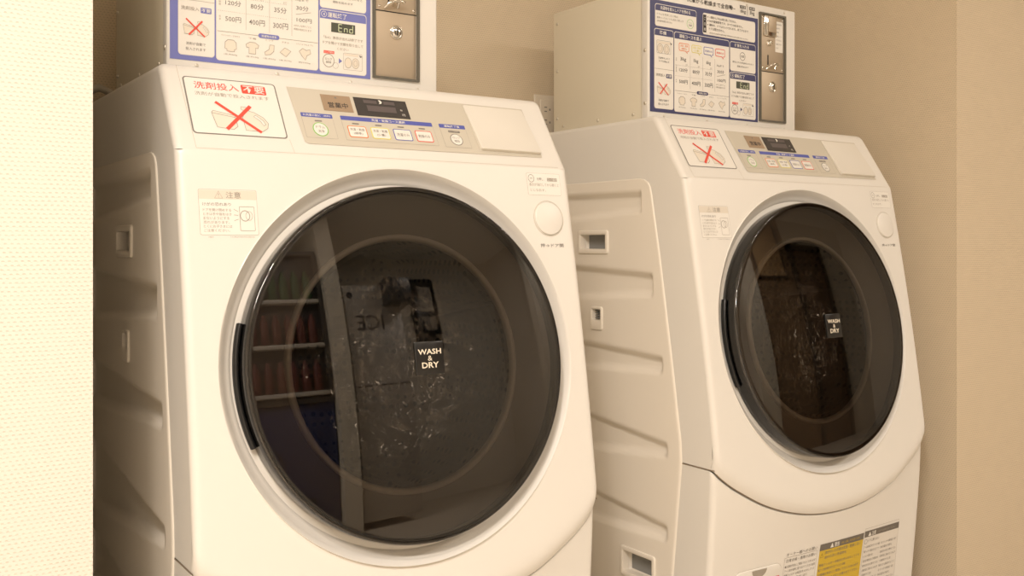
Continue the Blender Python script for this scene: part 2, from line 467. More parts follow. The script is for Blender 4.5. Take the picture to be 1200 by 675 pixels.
# main face around the door opening
N=360
def outer_pt(a):
    """ray from the door centre in the (x,z) plane to the border of the face"""
    dx,dz=math.cos(a),math.sin(a); lo,hi=.1,.6
    def inside(t):
        x=DC.x+dx*t; z=DC.z+dz*t
        return 0<=x<=W and z<=Z1 and z>=zs(min(max(x,0),W))
    for _ in range(40):
        mid=(lo+hi)/2
        if inside(mid): lo=mid
        else: hi=mid
    return DC.x+dx*lo, DC.z+dz*lo
cor=[math.atan2(Z1-DC.z,0-DC.x),math.atan2(Z1-DC.z,W-DC.x),math.atan2(-.646-DC.z,-DC.x),math.atan2(-.650-DC.z,W-DC.x)]
ang=sorted([math.pi*2*i/N-math.pi for i in range(N)]+cor)
steps=[0,.03,.08,.16,.28,.4,.52,.64,.74,.82,.88,.92,.95,.965,.975,.984,.991,.996,1.0]
rows=[]
for t in steps:
    r=[]
    for a in ang:
        ca,sa=math.cos(a),math.sin(a)
        ix=DC.x+RH*ca; iz=DC.z+RH*sa*math.cos(th)
        ox,oz=outer_pt(a)
        x=ix+(ox-ix)*t; z=iz+(oz-iz)*t
        r.append(Vector((x,face(x,z),z)))
    rows.append(r)
m.grid(rows,M_plastic,True,closed=True)
# bevel of the door opening
br=[rows[0]]
for q,hh in ((.2778,-.0008),(.2755,-.0032),(.2715,-.0085),(.2670,-.0135),(.2625,-.0165),(.2590,-.0180),(.2575,-.020)):
    br.append([DC+DU*(q*math.cos(a))+DV*(q*math.sin(a))+DN*hh for a in ang])
br.append([DC+DU*(.20*math.cos(a))+DV*(.20*math.sin(a))+DN*(-.021) for a in ang])
m.grid(br[::-1],M_plastic,True,closed=True)
# side walls of the front cover down to the seam
zz=[Z1-.0,-.13,-.14,-.15,-.17,-.2,-.25,-.3,-.35,-.4,-.45,-.5,-.55,-.6,-.63,-.6445]
for X in (0,W):
    st=[[Vector((X,face(0,z),z)),Vector((X,Sy(z)-.0012,z))] for z in zz]
    m.grid(st,M_plastic,True,flip=(X==0))
    # underside lip
    m.poly([(X,face(0,-.6445),-.6445),(X,Sy(-.6445),-.6445),(X+(.004 if X==0 else -.004),Sy(-.6445),-.6455),(X+(.004 if X==0 else -.004),face(0,-.6445)+.01,-.6455)],M_plastic)
m.build('front_cover',wm,sharp=32)

# lower panel
m=mb()
rows=[]
for t in [0,.012,.03,.06,.1,.15,.2,.28,.36,.45,.55,.7,.85,1.0]:
    r=[]
    for x in xs:
        za=zs(x)-.0015; z=za+(-1.02-za)*t; r.append(Vector((x,low(x,z)+(.003 if t==0 else 0),z)))
    rows.append(r)
m.grid(rows,M_plastic,True)
for X in (0,W):
    st=[]
    for i in range(14):
        z=-.6475-(1.02-.6475)*i/13; st.append([Vector((X,low(0,min(z,zs(0)-.0015)),z)),Vector((X,Sy(z)-.0012,z))])
    m.grid(st,M_plastic,True,flip=(X==0))
m.poly([(0,-.16,-1.02),(W,-.16,-1.02),(W,-.07,-1.02),(0,-.07,-1.02)],M_plastic)
m.build('lower_panel',wm,sharp=35)
# dark joint behind the curved seam
m=mb(); rows=[[],[]]
for i in range(61):
    x=.004+(W-.008)*i/60; s=zs(x)
    rows[0].append(Vector((x,F(s)+.0105+edge(x),s+.0006))); rows[1].append(Vector((x,low(x,s)-.0006,s-.0018)))
m.grid(rows,M_seam,True)
for X,sg in ((-.0003,0),(W+.0003,1)):
    m.poly([(X,-.196,-.6443),(X,-.115,-.6455),(X,-.115,-.6474),(X,-.196,-.6462)],M_seam)
m.build('panel_joint',wm)

# feet
for fx in (.05,W-.05):
    for fy in (-.08,.34):
        m=mb(); m.lathe([(0,-1.05),(.022,-1.05),(.024,-1.045),(.024,-1.034),(.014,-1.032),(.014,-1.018),(0,-1.018)],(Vector((fx,fy,0)),DU,Vector((0,1,0)),Vector((0,0,1))),M_darkgr,24)
        m.build('foot',wm)

# joints on the sloping fascia
A=Art(lambda u,v,h:panel(u,-v,h),OFF)
A.line((.0215,-.026),(.0265,-.1650),.0007,M_seaml,.0003); A.line((.0265,-.1650),(.612,-.1650),.0007,M_seaml,.0003)
A.line((.158,-.142),(.1605,-.1650),.0006,M_seaml,.0003)
A.build('fascia_joint',wm)

# ---- no-detergent sticker
A=Art(lambda u,v,h:panel(u,-v,h),OFF)
A.rrect(.0262,-.1412,.1562,-.0438,.0055,M_inkg,.0003); A.rrect(.0282,-.1395,.1543,-.0455,.0042,M_paper,.0005)
A.text('洗剤投入',.0400,-.0640,.1015,-.0515,M_red,.0007,.004)
A.rrect(.1052,-.0662,.1402,-.0508,.002,M_red,.0007); A.text('不要',.1075,-.0648,.1380,-.0520,M_paper,.0009,.01)
A.text('洗剤が自動で投入されます',.0390,-.0755,.1425,-.0690,M_inkl,.0007)
bottles(A,.0540,-.1335,.1325,-.0935,.0007,.0009)
A.build('detergent_sticker',wm)

# ---- control strip
A=Art(lambda u,v,h:panel(u,-v,h),OFF)
st=[(.1733,-.0462),(.5835,-.0475),(.5865,-.1468),(.1845,-.1468),(.1800,-.1435)]
A.P(st[::-1],M_grey,.0006); A.loop(st,.0006,M_seaml,.0007)
strip=A.build('control_strip',wm)
def lab(name,fn):
    A=Art(lambda u,v,h:panel(u,-v,h),OFF); fn(A); return A.build(name,strip)
def f1(A):
    A.rect(.2222,-.0846,.2692,-.0544,M_brownp,.0010); A.disc(.2456,-.0592,.0020,.0017,M_inkg,.0012)
    A.text('営業中',.2310,-.0785,.2620,-.0680,M_ink,.0012,.01)
lab('status_plate',f1)
def f2(A):
    A.rect(.2745,-.0887,.3626,-.0541,M_disp,.0011); A.rect(.2935,-.0790,.3415,-.0682,M_disp2,.0013)
    A.rect(.2900,-.0640,.3120,-.0580,M_disp2,.0013); A.rect(.3230,-.0640,.3420,-.0580,M_disp2,.0013)
    A.P([(.3155,-.0565),(.3185,-.0565),(.3210,-.0595),(.3195,-.0630),(.3150,-.0640),(.3170,-.0612)],M_paper,.0014)
    A.text('分',.3485,-.0745,.3525,-.0710,M_paper,.0014); A.text('円',.3500,-.0840,.3545,-.0800,M_paper,.0014)
lab('display',f2)
def led(A,x,w=.0055):
    A.rrect(x-w,-.1066,x+w,-.1042,.0008,M_inkg,.0011)
def f3(A):
    A.rrect(.1842,-.1362,.2320,-.0918,.0015,M_inkl,.0008); A.rrect(.1846,-.1358,.2316,-.0922,.0014,M_grey,.0009)
    A.rrect(.1840,-.0992,.2320,-.0918,.0012,M_blab,.0010); A.text('お洗濯の前に',.1870,-.0975,.2140,-.0935,M_paper,.0012,.01); A.text('(無料)',.2180,-.0972,.2290,-.0940,M_paper,.0012,.01)
    led(A,.2083)
    A.disc(.2085,-.1205,.0118,.0125,M_green,.0010); A.disc(.2085,-.1205,.0103,.0110,M_paper,.0012)
    A.text('ドラム',.2020,-.1190,.2155,-.1140,M_inkg,.0014); A.text('洗浄',.2040,-.1265,.2135,-.1215,M_inkg,.0014)
lab('drum_cleaning_label',f3)
def f4(A):
    A.rrect(.2448,-.1365,.3976,-.0922,.0015,M_inkl,.0008); A.rrect(.2452,-.1361,.3972,-.0926,.0014,M_grey,.0009)
    A.rrect(.2446,-.0998,.3968,-.0922,.0012,M_blab,.0010); A.text('洗濯・乾燥コース選択',.2940,-.0985,.3500,-.0938,M_paper,.0012,.012)
    for x0,x1,c,t in ((.2512,.2812,M_orange,('洗濯・乾燥','(標準)')),(.2880,.3182,M_yellow,('洗濯・乾燥','(少量)')),(.3250,.3552,M_blab,('洗濯のみ',)),(.3618,.3908,M_red,('乾燥のみ',))):
        A.rrect(x0,-.1308,x1,-.1096,.003,c,.0011); A.rrect(x0+.0013,-.1295,x1-.0013,-.1109,.0022,M_paper,.0013)
        led(A,(x0+x1)/2)
        if len(t)==2:
            A.text(t[0],x0+.0035,-.1188,x1-.0035,-.1140,M_inkg,.0015); A.text(t[1],x0+.008,-.1262,x1-.008,-.1212,M_inkg,.0015)
        else: A.text(t[0],x0+.0045,-.1232,x1-.0045,-.1172,M_inkg,.0015)
lab('course_button_label',f4)
def f5(A):
    A.rrect(.4092,-.1372,.4565,-.0926,.0015,M_inkl,.0008); A.rrect(.4096,-.1368,.4561,-.0930,.0014,M_grey,.0009)
    A.rrect(.4092,-.1002,.4560,-.0926,.0012,M_blab,.0010); A.text('運転終了後',.4180,-.0985,.4460,-.0942,M_paper,.0012,.012)
    A.rrect(.4225,-.1085,.4435,-.1045,.001,M_inkg,.0011); A.text('ロック解除中',.4245,-.1078,.4415,-.1052,M_grey,.0013)
    A.disc(.4330,-.1218,.0110,.0112,M_inkg,.0010); A.disc(.4330,-.1218,.0098,.0100,M_paper,.0012)
    A.text('ロック',.4265,-.1205,.4395,-.1160,M_inkg,.0014); A.text('解除',.4280,-.1275,.4375,-.1228,M_inkg,.0014)
lab('unlock_label',f5)

# detergent drawer lid: slab standing proud at its lower edge
m=mb()
def lidring(i,h0,h1):
    q=[(.4672+i,.0495+i),(.5820-i,.0500+i),(.5857-i,.1408-i),(.4712+i,.1395-i)]; r=.004; pts=[]
    n=len(q)
    for k in range(n):
        p=Vector(q[k]); a=(Vector(q[k-1])-p).normalized(); b=(Vector(q[(k+1)%n])-p).normalized()
        for j in range(5):
            u=j/4; s=p+a*r; e=p+b*r; w=s*(1-u)**2+p*2*u*(1-u)+e*u*u
            hh=h0+(h1-h0)*((w.y-.049)/.092); pts.append(panel(w.x,w.y,hh))
    return pts
R=[lidring(0,.0004,.0004),lidring(0,.0013,.0058),lidring(.0008,.0020,.0068)]
m.grid(R,M_lid,True,closed=True); m.poly(R[-1],M_lid)
m.build('detergent_drawer_lid',wm,fixn=True,sharp=35)
A=Art(lambda u,v,h:panel(u,-v,h),OFF); A.line((.4655,-.048),(.4695,-.1400),.0014,M_seaml,.0009); A.line((.4690,-.1418),(.5875,-.1432),.0016,M_seaml,.0009)
A.build('drawer_gap',wm)

# ---- caution sticker
A=Art(fmap,OFF)
A.rrect(.0249,-.2328,.1018,-.1733,.0022,M_inkl,.0002); A.rrect(.0253,-.2324,.1014,-.1737,.0020,M_paper,.0003)
A.rect(.0256,-.1862,.1011,-.1745,mat('caution_header',(.72,.66,.56),.5),.0004)
A.loop([(.0458,-.1850),(.0562,-.1850),(.0510,-.1758)],.0007,M_inkl,.0006); A.text('!',.0505,-.1840,.0515,-.1785,M_inkl,.0006)
A.text('注意',.0605,-.1848,.0805,-.1762,M_inkl,.0006,.005)
A.text('けがの恐れあり',.0295,-.1950,.0665,-.1905,M_inkg,.0005)
for i,t in enumerate(('ドアを開け閉めする','ときは手や指をはさ','まないようにする','恐れがあります。','とくにお子さまには','ご注意ください。')):
    A.text(t,.0298,-.2022-i*.0053,.0665-(.003 if i in(2,3,5) else 0),-.1985-i*.0053,M_inkl,.0005)
A.frame(.0775,-.2270,.0972,-.1955,.001,.0006,M_inkl,.0005); A.ring(.0845,-.2075,.0062,.0068,.0009,M_inkl,.0006); A.ring(.0900,-.2075,.0045,.0058,.0005,M_inkl,.0005)
for dz in (-.005,0,.005): A.line((.0700,-.2065+dz*1.5),(.0755,-.2070+dz),.0006,M_inkl,.0005)
A.text('HET',.0355,-.2362,.0420,-.2345,M_inkl,.0003); A.text('1CRJ4427328H2',.0640,-.2362,.0960,-.2345,M_inkl,.0003)
A.build('caution_sticker',wm)
# ---- lock label, button
A=Art(fmap,OFF)
A.rrect(.5460,-.1662,.6118,-.1308,.0025,M_inkl,.0002); A.rrect(.5463,-.1659,.6115,-.1311,.0024,M_paper,.0003)
A.ring(.5545,-.1395,.0055,.0060,.0007,M_inkg,.0005); A.line((.5520,-.1395),(.5570,-.1395),.0008,M_inkg,.0006)
A.text('を押し、',.5655,-.1425,.5800,-.1380,M_inkg,.0005); A.rect(.5860,-.1432,.6055,-.1380,M_inkl,.0004); A.text('ロック解除',.5870,-.1427,.6045,-.1385,M_paper,.0006)
A.text('表示が消灯してから開くと',.5495,-.1518,.6080,-.1470,M_inkl,.0005); A.text('とじなおす。',.5505,-.1603,.5810,-.1560,M_inkl,.0005)
A.build('unlock_sticker',wm)
A=Art(fmap,OFF); A.text('押→ドア開',.5585,-.2495,.6040,-.2435,M_inkg,.0004,.005)
A.build('door_button_lettering',wm)
m=mb()
cy=face(.5800,-.2035); BC=Vector((.5800,cy,-.2035)); s_=.2-.15*(-(-.2035-Z1)); tb=math.atan(.2-.15*.0811)
fr=(BC,DU,Vector((0,math.sin(tb),math.cos(tb))),Vector((0,-math.cos(tb),math.sin(tb))))
m.lathe([(.0290,-.001),(.0290,.0004),(.0280,.0006),(.0280,-.0008),(.0268,-.0008),(.0268,.0022),(.0262,.0030),(.0250,.0034),(.0,.0036)],fr,M_plastic,64)
m.build('door_button',wm,sharp=40)
A=Art(fmap,OFF); A.ring(.5800,-.2035,.0287,.0282,.0009,M_seaml,.0006,n=48); A.build('button_gap',wm)

# ---- bottom labels
A=Art(lmap,OFF,.008)
A.text('オーナー様へのお願い',.1990,-.8345,.2860,-.8275,M_inkg,.0005); A.line((.1965,-.8365),(.2870,-.8365),.0005,M_inkl,.0004)
A.frame(.1945,-.9850,.2870,-.8365,.001,.0005,M_inkl,.0004)
A.text('日常点検・清掃のお願い',.2000,-.8465,.2840,-.8398,M_inkg,.0005)
JP=('お客様が安全にご使用いただくために必ず','アース線を確実に取り付けてください故障','乾燥フィルターは毎回お手入れをしてくだ','糸くずフィルターの掃除は週に一度行う','異常な音や振動があるときは使用を中止','給水栓の水もれがないか確かめてください')
for i in range(14):
    z=-.8520-i*.0085
    A.text(('■' if i%4==0 else '　')+JP[i%6],.1975,z-.0052,.2840-(.02 if i%4==3 else 0),z,M_inkg,.0005)
A.rect(.2945,-.9850,.4322,-.8275,M_yel,.0003); A.rect(.2942,-.8405,.4326,-.8272,M_greyhd,.0005)
A.P([(.3255,-.8385),(.3355,-.8385),(.3305,-.8292)],M_paper,.0007); A.text('警告',.3385,-.8390,.3535,-.8295,M_paper,.0007,.01); A.text('火災・感電・けがを防ぐために',.3600,-.8368,.4200,-.8318,M_yel,.0007)
A.loop([(.2985,-.8545),(.3065,-.8545),(.3025,-.8460)],.0007,M_ink,.0006)
A.text('油が付いた衣類は洗濯・乾燥しない',.3110,-.8500,.4240,-.8430,M_inkg,.0006); A.text('油分の多い洗濯物も',.3110,-.8595,.3800,-.8530,M_inkg,.0006)
for i in range(12):
    z=-.8680-i*.0098
    A.text(('■' if i%3==1 else '　')+JP[(i*5+2)%6],.2980,z-.0056,.4250-(.045 if i%3==1 else 0),z,M_inkg,.0006)
A.rect(.4360,-.9850,.5565,-.8270,M_paper2,.0003); A.frame(.4360,-.9850,.5565,-.8200,.0005,.0005,M_inkl,.0004); A.rect(.4355,-.8385,.5570,-.8255,M_greyhd,.0005)
A.P([(.4480,-.8370),(.4580,-.8370),(.4530,-.8280)],M_paper,.0007); A.text('注意',.4600,-.8372,.4740,-.8280,M_paper,.0007,.01); A.text('けがや故障を防ぐために',.4800,-.8350,.5450,-.8305,M_inkl,.0007)
A.ring(.4425,-.8480,.0045,.0050,.0007,M_inkg,.0006); A.text('ドアに乗らない',.4500,-.8500,.4880,-.8440,M_inkg,.0006)
for i in range(12):
    z=-.8570-i*.0098
    A.text(JP[(i+1)%6],.4395,z-.0052,.4920-(.02 if i%4==2 else 0),z,M_inkg,.0006); A.text(JP[(i+3)%6],.4970,z-.0052,.5520-(.015 if i%3==1 else 0),z,M_inkg,.0006)
A.build('warning_labels',wm)
# service flap (drain filter door)
m=mb()
def flap(i,h):
    A_=Art(lmap); return [lmap(u,v,h) for u,v in A_.rr(.0615+i,-.985+i,.1880-i,-.8420-i,.016-i)]
m.grid([flap(0,.0002),flap(.0012,.0022),flap(.003,.0028)],M_plastic,True,closed=True); m.poly(flap(.003,.0028),M_plastic)
fl=m.build('filter_flap',wm,fixn=True,sharp=35)
A=Art(lmap,OFF)
pts=[(.1060,-.8445),(.1450,-.8445)]+[(.1255+.0195*math.cos(math.radians(-t)), -.8445-.0150*math.sin(math.radians(t))) for t in range(10,180,10)]
A.P(pts,mat('finger_notch_grey',(.36,.32,.26),.7),.0034); A.frame(.0615,-.985,.1880,-.8420,.016,.0008,M_seaml,.0006)
A.rect(.1330,-.8800,.1800,-.8650,M_red,.0036)
A.build('finger_notch',fl)

# ---- door
door=None
m=mb()
def dome(r): return .0140+.0108*(1-(r/.2455)**2)
prof=[(.2498,-.019),(.2500,-.004),(.2500,.0080),(.2496,.0112),(.2485,.0134),(.2470,.0143),(.2460,.0143)]
m.lathe(prof+[(r,dome(r)) for r in [.2455,.240,.232,.22,.20,.18,.16,.14,.12,.10,.08,.06,.04,.02,.0005]],DF,M_smoke,180)
door=m.build('door',wm)
m=mb()
m.lathe([(.2485,-.020),(.2485,.0070),(.2470,.0100),(.2445,.0108),(.2420,.0090),(.2412,.0020),(.2408,-.004)],DF,mat('door_rim_black',(.018,.016,.014),.22),180); m.build('door_rim',door)
m=mb()
m.lathe([(.2408,-.004),(.228,-.010),(.205,-.016),(.190,-.020),(.1835,-.021)],DF,mat('door_inner_frame',(.25,.22,.19),.33),144)
m.lathe([(.1850,-.021),(.1843,-.015),(.1805,-.0130),(.1765,-.015),(.1755,-.022)],DF,mat('bowl_rim_grey',(.62,.57,.50),.35),144); m.build('inner_frame',door)
m=mb()
m.lathe([(.1755,-.022),(.172,-.040),(.165,-.065),(.153,-.088),(.135,-.106),(.11,-.118),(.08,-.126),(.04,-.130),(.0005,-.131)],DF,M_glass,128)
m.lathe([(.168,-.030),(.164,-.045),(.157,-.066),(.146,-.084),(.128,-.099),(.10,-.111),(.06,-.118),(.0005,-.121)],DF,M_glass,128); m.build('glass_bowl',door)
# badge in the middle of the dome
bc=DC+DU*.0100+DV*.0025+DN*(dome(.01)+.0006)
def bmap(u,v,h): return bc+DU*u+DV*v+DN*h
m=mb()
def sq(i,h):
    A_=Art(bmap); return [bmap(u,v,h) for u,v in A_.rr(-.0228+i,-.0232+i,.0228-i,.0232-i,.002)]
m.grid([sq(0,-.0015),sq(0,.0012),sq(.0008,.0018)],M_badge,True,closed=True); m.poly(sq(.0008,.0018),M_badge)
bd=m.build('door_badge',door,fixn=True,sharp=35); bd['label']='black square badge lettered WASH & DRY'
A=Art(bmap,OFF); A.text('WASH',-.0185,.0050,.0185,.0125,M_badget,.0021,.02); A.text('&',-.0035,-.0040,.0035,.0030,M_badget,.0021); A.text('DRY',-.0135,-.0140,.0135,-.0060,M_badget,.0021,.02)
A.build('badge_lettering',bd)
# hinge cover in the gap on the left
m=mb()
m.lathe([(.2562,-.016),(.2562,-.0085),(.2540,-.0070),(.2506,-.0075),(.2506,-.016)],DF,M_black,40,True,math.radians(165),math.radians(202)); m.build('hinge_cover',door)
# drum
m=mb()
m.lathe([(.235,-.020),(.235,-.030),(.238,-.33),(.225,-.345)],DF,M_drum,96); m.lathe([(.225,-.345),(.18,-.350),(.12,-.345),(.06,-.352),(.0005,-.352)],DF,M_drum,96)
m.lathe([(.235,-.020),(.215,-.024),(.200,-.030),(.196,-.040)],DF,M_darkgr,96)
dr=m.build('drum',wm)
for k in range(3):
    a=math.radians(35+120*k); m=mb(); rows=[]
    for h in (-.05,-.10,-.16,-.22,-.28,-.33):
        hgt=.05 if -.3<h<-.06 else .03; r=[]
        for i in range(9):
            da=(i-4)/4*.24; rr_=.236-hgt*math.cos((i-4)/4*math.pi/2)**.8 if abs(i-4)<4 else .236
            r.append(DC+DU*(rr_*math.cos(a+da))+DV*(rr_*math.sin(a+da))+DN*h)
        rows.append(r)
    m.grid(rows,M_drum,True); m.build('drum_lifter',dr)

# ------------------------------------------------------------------ coin box (on top of the machine)
cb=thing('coin_box','cream metal coin box on the nearer washer, with a blue price chart coloured as washed by glare','coin box',(0,0,HT+.0005),'coin boxes on the washers')
BX0,BX1,HB,DB=.0213,.4545,.2645,.308
m=MB()
m.box(BX0+.0015,BX1-.0015,.017,DB,.0,HB-.002,M_boxpaint,.003,3)
m.build('housing',cb)
m=MB(); m.box(BX0,BX1,.0,.020,.0,HB,M_boxface,.0035,4); m.build('front_plate',cb)
m=MB()
m.box(BX0+.0009,BX0+.0016,.0205,.0215,.002,HB-.004,M_seaml); m.build('plate_joint',cb)
def screw(c,u,v,n,r,parent,mt=M_screw):
    m=MB(); m.lathe([(r,0),(r,.0006),(r*.8,r*.42),(r*.4,r*.58),(0.0001,r*.62)],(Vector(c),u,v,n),mt,18); o=m.build('screw',parent); return o
X_=Vector((1,0,0)); Y_=Vector((0,1,0)); Z_=Vector((0,0,1))
for y in (.0088,.2940):
    for z in (.2370,.1335,.0298): screw((BX0+(0 if y<.02 else .0015),y,z),Y_,Z_,-X_,.0036,cb)
for y,z in ((.272,.0115),(.155,.0115),(.045,.0120)): screw((BX0+.0015,y,z),Y_,Z_,-X_,.0036,cb)
for x,z in ((.0627,.0072),(.1815,.0064),(.3000,.0056),(.4177,.0050),(.0627,.2575),(.1815,.2575),(.3000,.2575),(.4177,.2575)): screw((x,0,z),X_,Z_,-Y_,.0026,cb)

def poster(blue,dark,mid,parent):
    """the price chart: all of its printing"""
    A=Art(lambda u,v,h:Vector((u,-h,v))); ink=dark
    A.rect(.0255,.0136,.3331,.2332,blue,.0006)
    def cell(u0,v0,u1,v1,hv=None,title='',num=None,tw=.6):
        A.rrect(u0-.0009,v0-.0009,u1+.0009,v1+.0009,.0048,M_paper2,.0008); A.rrect(u0,v0,u1,v1,.0042,M_paper,.0009)
        if hv:
            pts=[p for p in A.rr(u0,hv,u1,v1,.0042)]
            pts=[(u,(hv if v<hv+.0043 and abs(v-hv)<.0043 and v<(hv+v1)/2 else v)) for u,v in pts]
            A.rect(u0,hv,u1,v1-.0042,blue,.0010); A.P([p for p in A.rr(u0+.0002,v1-.0090,u1-.0002,v1-.0004,.0040)],blue,.00105)
            if num:
                cx=u0+.0065; cy=(hv+v1)/2; A.ring(cx,cy,.0042,.0042,.0007,M_paper,.0012); A.text(num,cx-.0014,cy-.0024,cx+.0014,cy+.0024,M_paper,.0013,.01)
            A.text(title,u0+.0125,hv+.0025,u0+.0125+(u1-u0-.016)*tw,v1-.0028,M_paper,.0013,.012)
    hd='洗濯から乾燥まで全自動~'
    A.text('洗濯乾燥機',.0300,.2400,.0850,.2515,ink,.0008,.01); A.text(hd,.1250,.2410,.2640,.2510,ink,.0008,.008)
    A.rect(.2790,.2485,.2960,.2550,ink,.0008); A.text('洗濯',.2805,.2492,.2945,.2543,M_paper,.001); A.text('6kg',.2800,.2375,.2960,.2470,ink,.0008)
    A.line((.3010,.2365),(.3010,.2555),.0009,ink,.0008)
    A.rect(.3065,.2485,.3235,.2550,ink,.0008); A.text('乾燥',.3080,.2492,.3220,.2543,M_paper,.001); A.text('3kg',.3080,.2375,.3225,.2470,ink,.0008)
    # 1 load
    cell(.0395,.1830,.1505,.2250,.2126,'洗濯物を投入しドアを閉める',None,.86)
    for i,t in enumerate(('ドラムを洗浄したい時は、','電源が入ってから「ドラム洗浄」を押します','(所要時間 約3分)')):
        A.text(t,.0435,.2040-i*.0070,.0435+(.058,.072,.040)[i],.2082-i*.0070,mid,.0012)
    A.ring(.1336,.1965,.0090,.0092,.0008,M_green,.0012); A.text('ドラム',.1285,.1972,.1385,.2005,M_green,.0012); A.text('洗浄',.1295,.1920,.1378,.1958,ink,.0012)
    # notes
    cell(.1700,.1820,.3240,.2240); A.rect(.1700,.1850,.1790,.2210,ink,.0011)
    for i,t in enumerate('ご注意'): A.text(t,.1718,.2105-i*.0110,.1772,.2165-i*.0110,M_paper,.0013)
    for i,(t,w) in enumerate((('一度動かして中止は取り消しできません。',.080),('100円硬貨専用です。おつりは出ません。',.100),('運転中、ドアはロックされます。終了するまで',.116),('ドアは開きません。',.045))):
        z=.2150-i*.0078
        if i<3: A.disc(.1832,z+.0025,.0012,.0012,ink,.0012)
        A.text(t,.1870,z,.1870+w,z+.0052,ink,.0012,.005)
    A.text('業務用全自動洗濯乾燥機 標準使用水量 電源100V 50-60Hz',.1880,.1842,.3020,.1872,mid,.0012)
    # left column
    cell(.0375,.0215,.0870,.1765,.1638,'準備',None,.55)
    A.frame(.0430,.1295,.0800,.1545,.002,.0005,mid,.0012); A.rect(.0430,.1480,.0800,.1530,M_skin,.0011)
    for cx in (.0520,.0690): A.disc(cx,.1385,.0078,.0092,M_skin,.0012); A.ring(cx,.1385,.0078,.0092,.0006,mid,.0013); A.ring(cx,.1385,.0045,.0055,.0004,mid,.0013)
    A.P([(.078,.1525),(.0835,.1505),(.081,.1480)],ink,.0014)
    A.text('洗濯物を入れて',.0470,.1185,.0780,.1220,ink,.0012); A.text('ドアを閉める',.0490,.1120,.0760,.1155,ink,.0012)
    A.line((.0375,.0985),(.0870,.0985),.0005,mid,.0012)
    A.text('洗剤投入',.0405,.0838,.0660,.0895,mid,.0012,.005); A.rrect(.0680,.0820,.0832,.0900,.001,blue,.0012); A.text('不要',.0692,.0834,.0820,.0886,M_paper,.0014,.01)
    bottles(A,.0425,.0485,.0800,.0680,.0012,.0005,ink=mid)
    A.text('洗剤が自動で',.0475,.0352,.0750,.0395,ink,.0012); A.text('投入されます',.0470,.0278,.0752,.0322,ink,.0012)
    # price table
    cell(.0908,.0190,.2450,.1761,.1632,'運転コースを選ぶ',None,.45)
    cols=[(.1165,M_orange,('洗濯・乾燥','(標準)')),(.1515,M_yellow,('洗濯・乾燥','(少量)')),(.1855,M_blab,('洗濯のみ',)),(.2190,M_red,('乾燥のみ',))]
    for cx,c,t in cols:
        A.rrect(cx-.0140,.1400,cx+.0140,.1560,.003,c,.0012); A.rrect(cx-.0127,.1413,cx+.0127,.1547,.0022,M_paper,.0013)
        A.P([(cx+.004,.1402),(cx+.009,.1402),(cx+.0095,.1355)],c,.0012); A.P([(cx+.005,.1414),(cx+.0082,.1414),(cx+.0088,.1378)],M_paper,.0014)
        for i,tt in enumerate(t): A.text(tt,cx-.0105+i*.003,.1485-i*.006-(.003 if len(t)==1 else 0),cx+.0105-i*.003,.1527-i*.006-(.003 if len(t)==1 else 0),c,.0015,.006)
    rows_=[('3kg','1kg','6kg',None),('120分','80分','35分',None),('500円','400円','300円',None)]
    zz=[(.1190,.1265),(.0955,.1045),(.0735,.0805)]
    xx=[(.1032,.1263),(.1405,.1600),(.1760,.1953)]
    for r,(z0,z1) in enumerate([(.1190,.1280),(.0985,.1062),(.0750,.0830)]):
        for k in range(3):
            a,b=xx[k]; a2=a if r else a+.003
            if r==2: a,b=((.1032,.1263),(.1380,.1618),(.1744,.1975))[k]
            A.text(rows_[r][k],a if r else a+.003,z0-(.0006*k if r else 0),b-(0 if r else .004),z1,ink,.0012,.004)
            if r==0: A.text('まで',b-.005,z0-.0075,b,z0-.0040,mid,.0012)
    A.text('3kgまで',.2090,.1190,.2300,.1235,ink,.0012); A.text('30分',.2105,.1055,.2300,.1130,ink,.0012,.004); A.line((.2098,.0990),(.2340,.1045),.0006,mid,.0012)
    A.text('100円',.2110,.0880,.2350,.0945,ink,.0012,.004); A.text('※ボタンを押すごとに',.2068,.0805,.2345,.0838,mid,.0012); A.text('時間が追加されます',.2068,.0752,.2345,.0785,mid,.0012)
    for k,t in enumerate(('容量','所要時間','料金')):
        for i,ch in enumerate(t): A.text(ch,.0940,(.1230,.1080,.0800)[k]-i*.0036,.0966,(.1258,.1108,.0828)[k]-i*.0036,mid,.0012)
    for z in (.1110,.0895):
        for k in range(3): A.dash((.0925+.035*k,z),(.1265+.035*k,z),.0005,mid,.0012,12)
    for x in (.1335,.1690,.2035): A.line((x,.0660),(x,.1340),.0004,mid,.0012)
    A.line((.0915,.0600),(.2448,.0600),.0006,mid,.0012)
    A.rrect(.1520,.0572,.1840,.0638,.0032,blue,.0014); A.text('洗濯物の目安',.1565,.0586,.1795,.0622,M_paper,.0016,.01)
    dr5=[(.1110,'ワイシャツ・ブラウス','1枚 約200g'),(.1430,'下着','1枚 約130g'),(.1690,'くつ下','1足 約50g'),(.1935,'タオル','1枚 約70g'),(.2235,'パジャマ(上下)','約500g')]
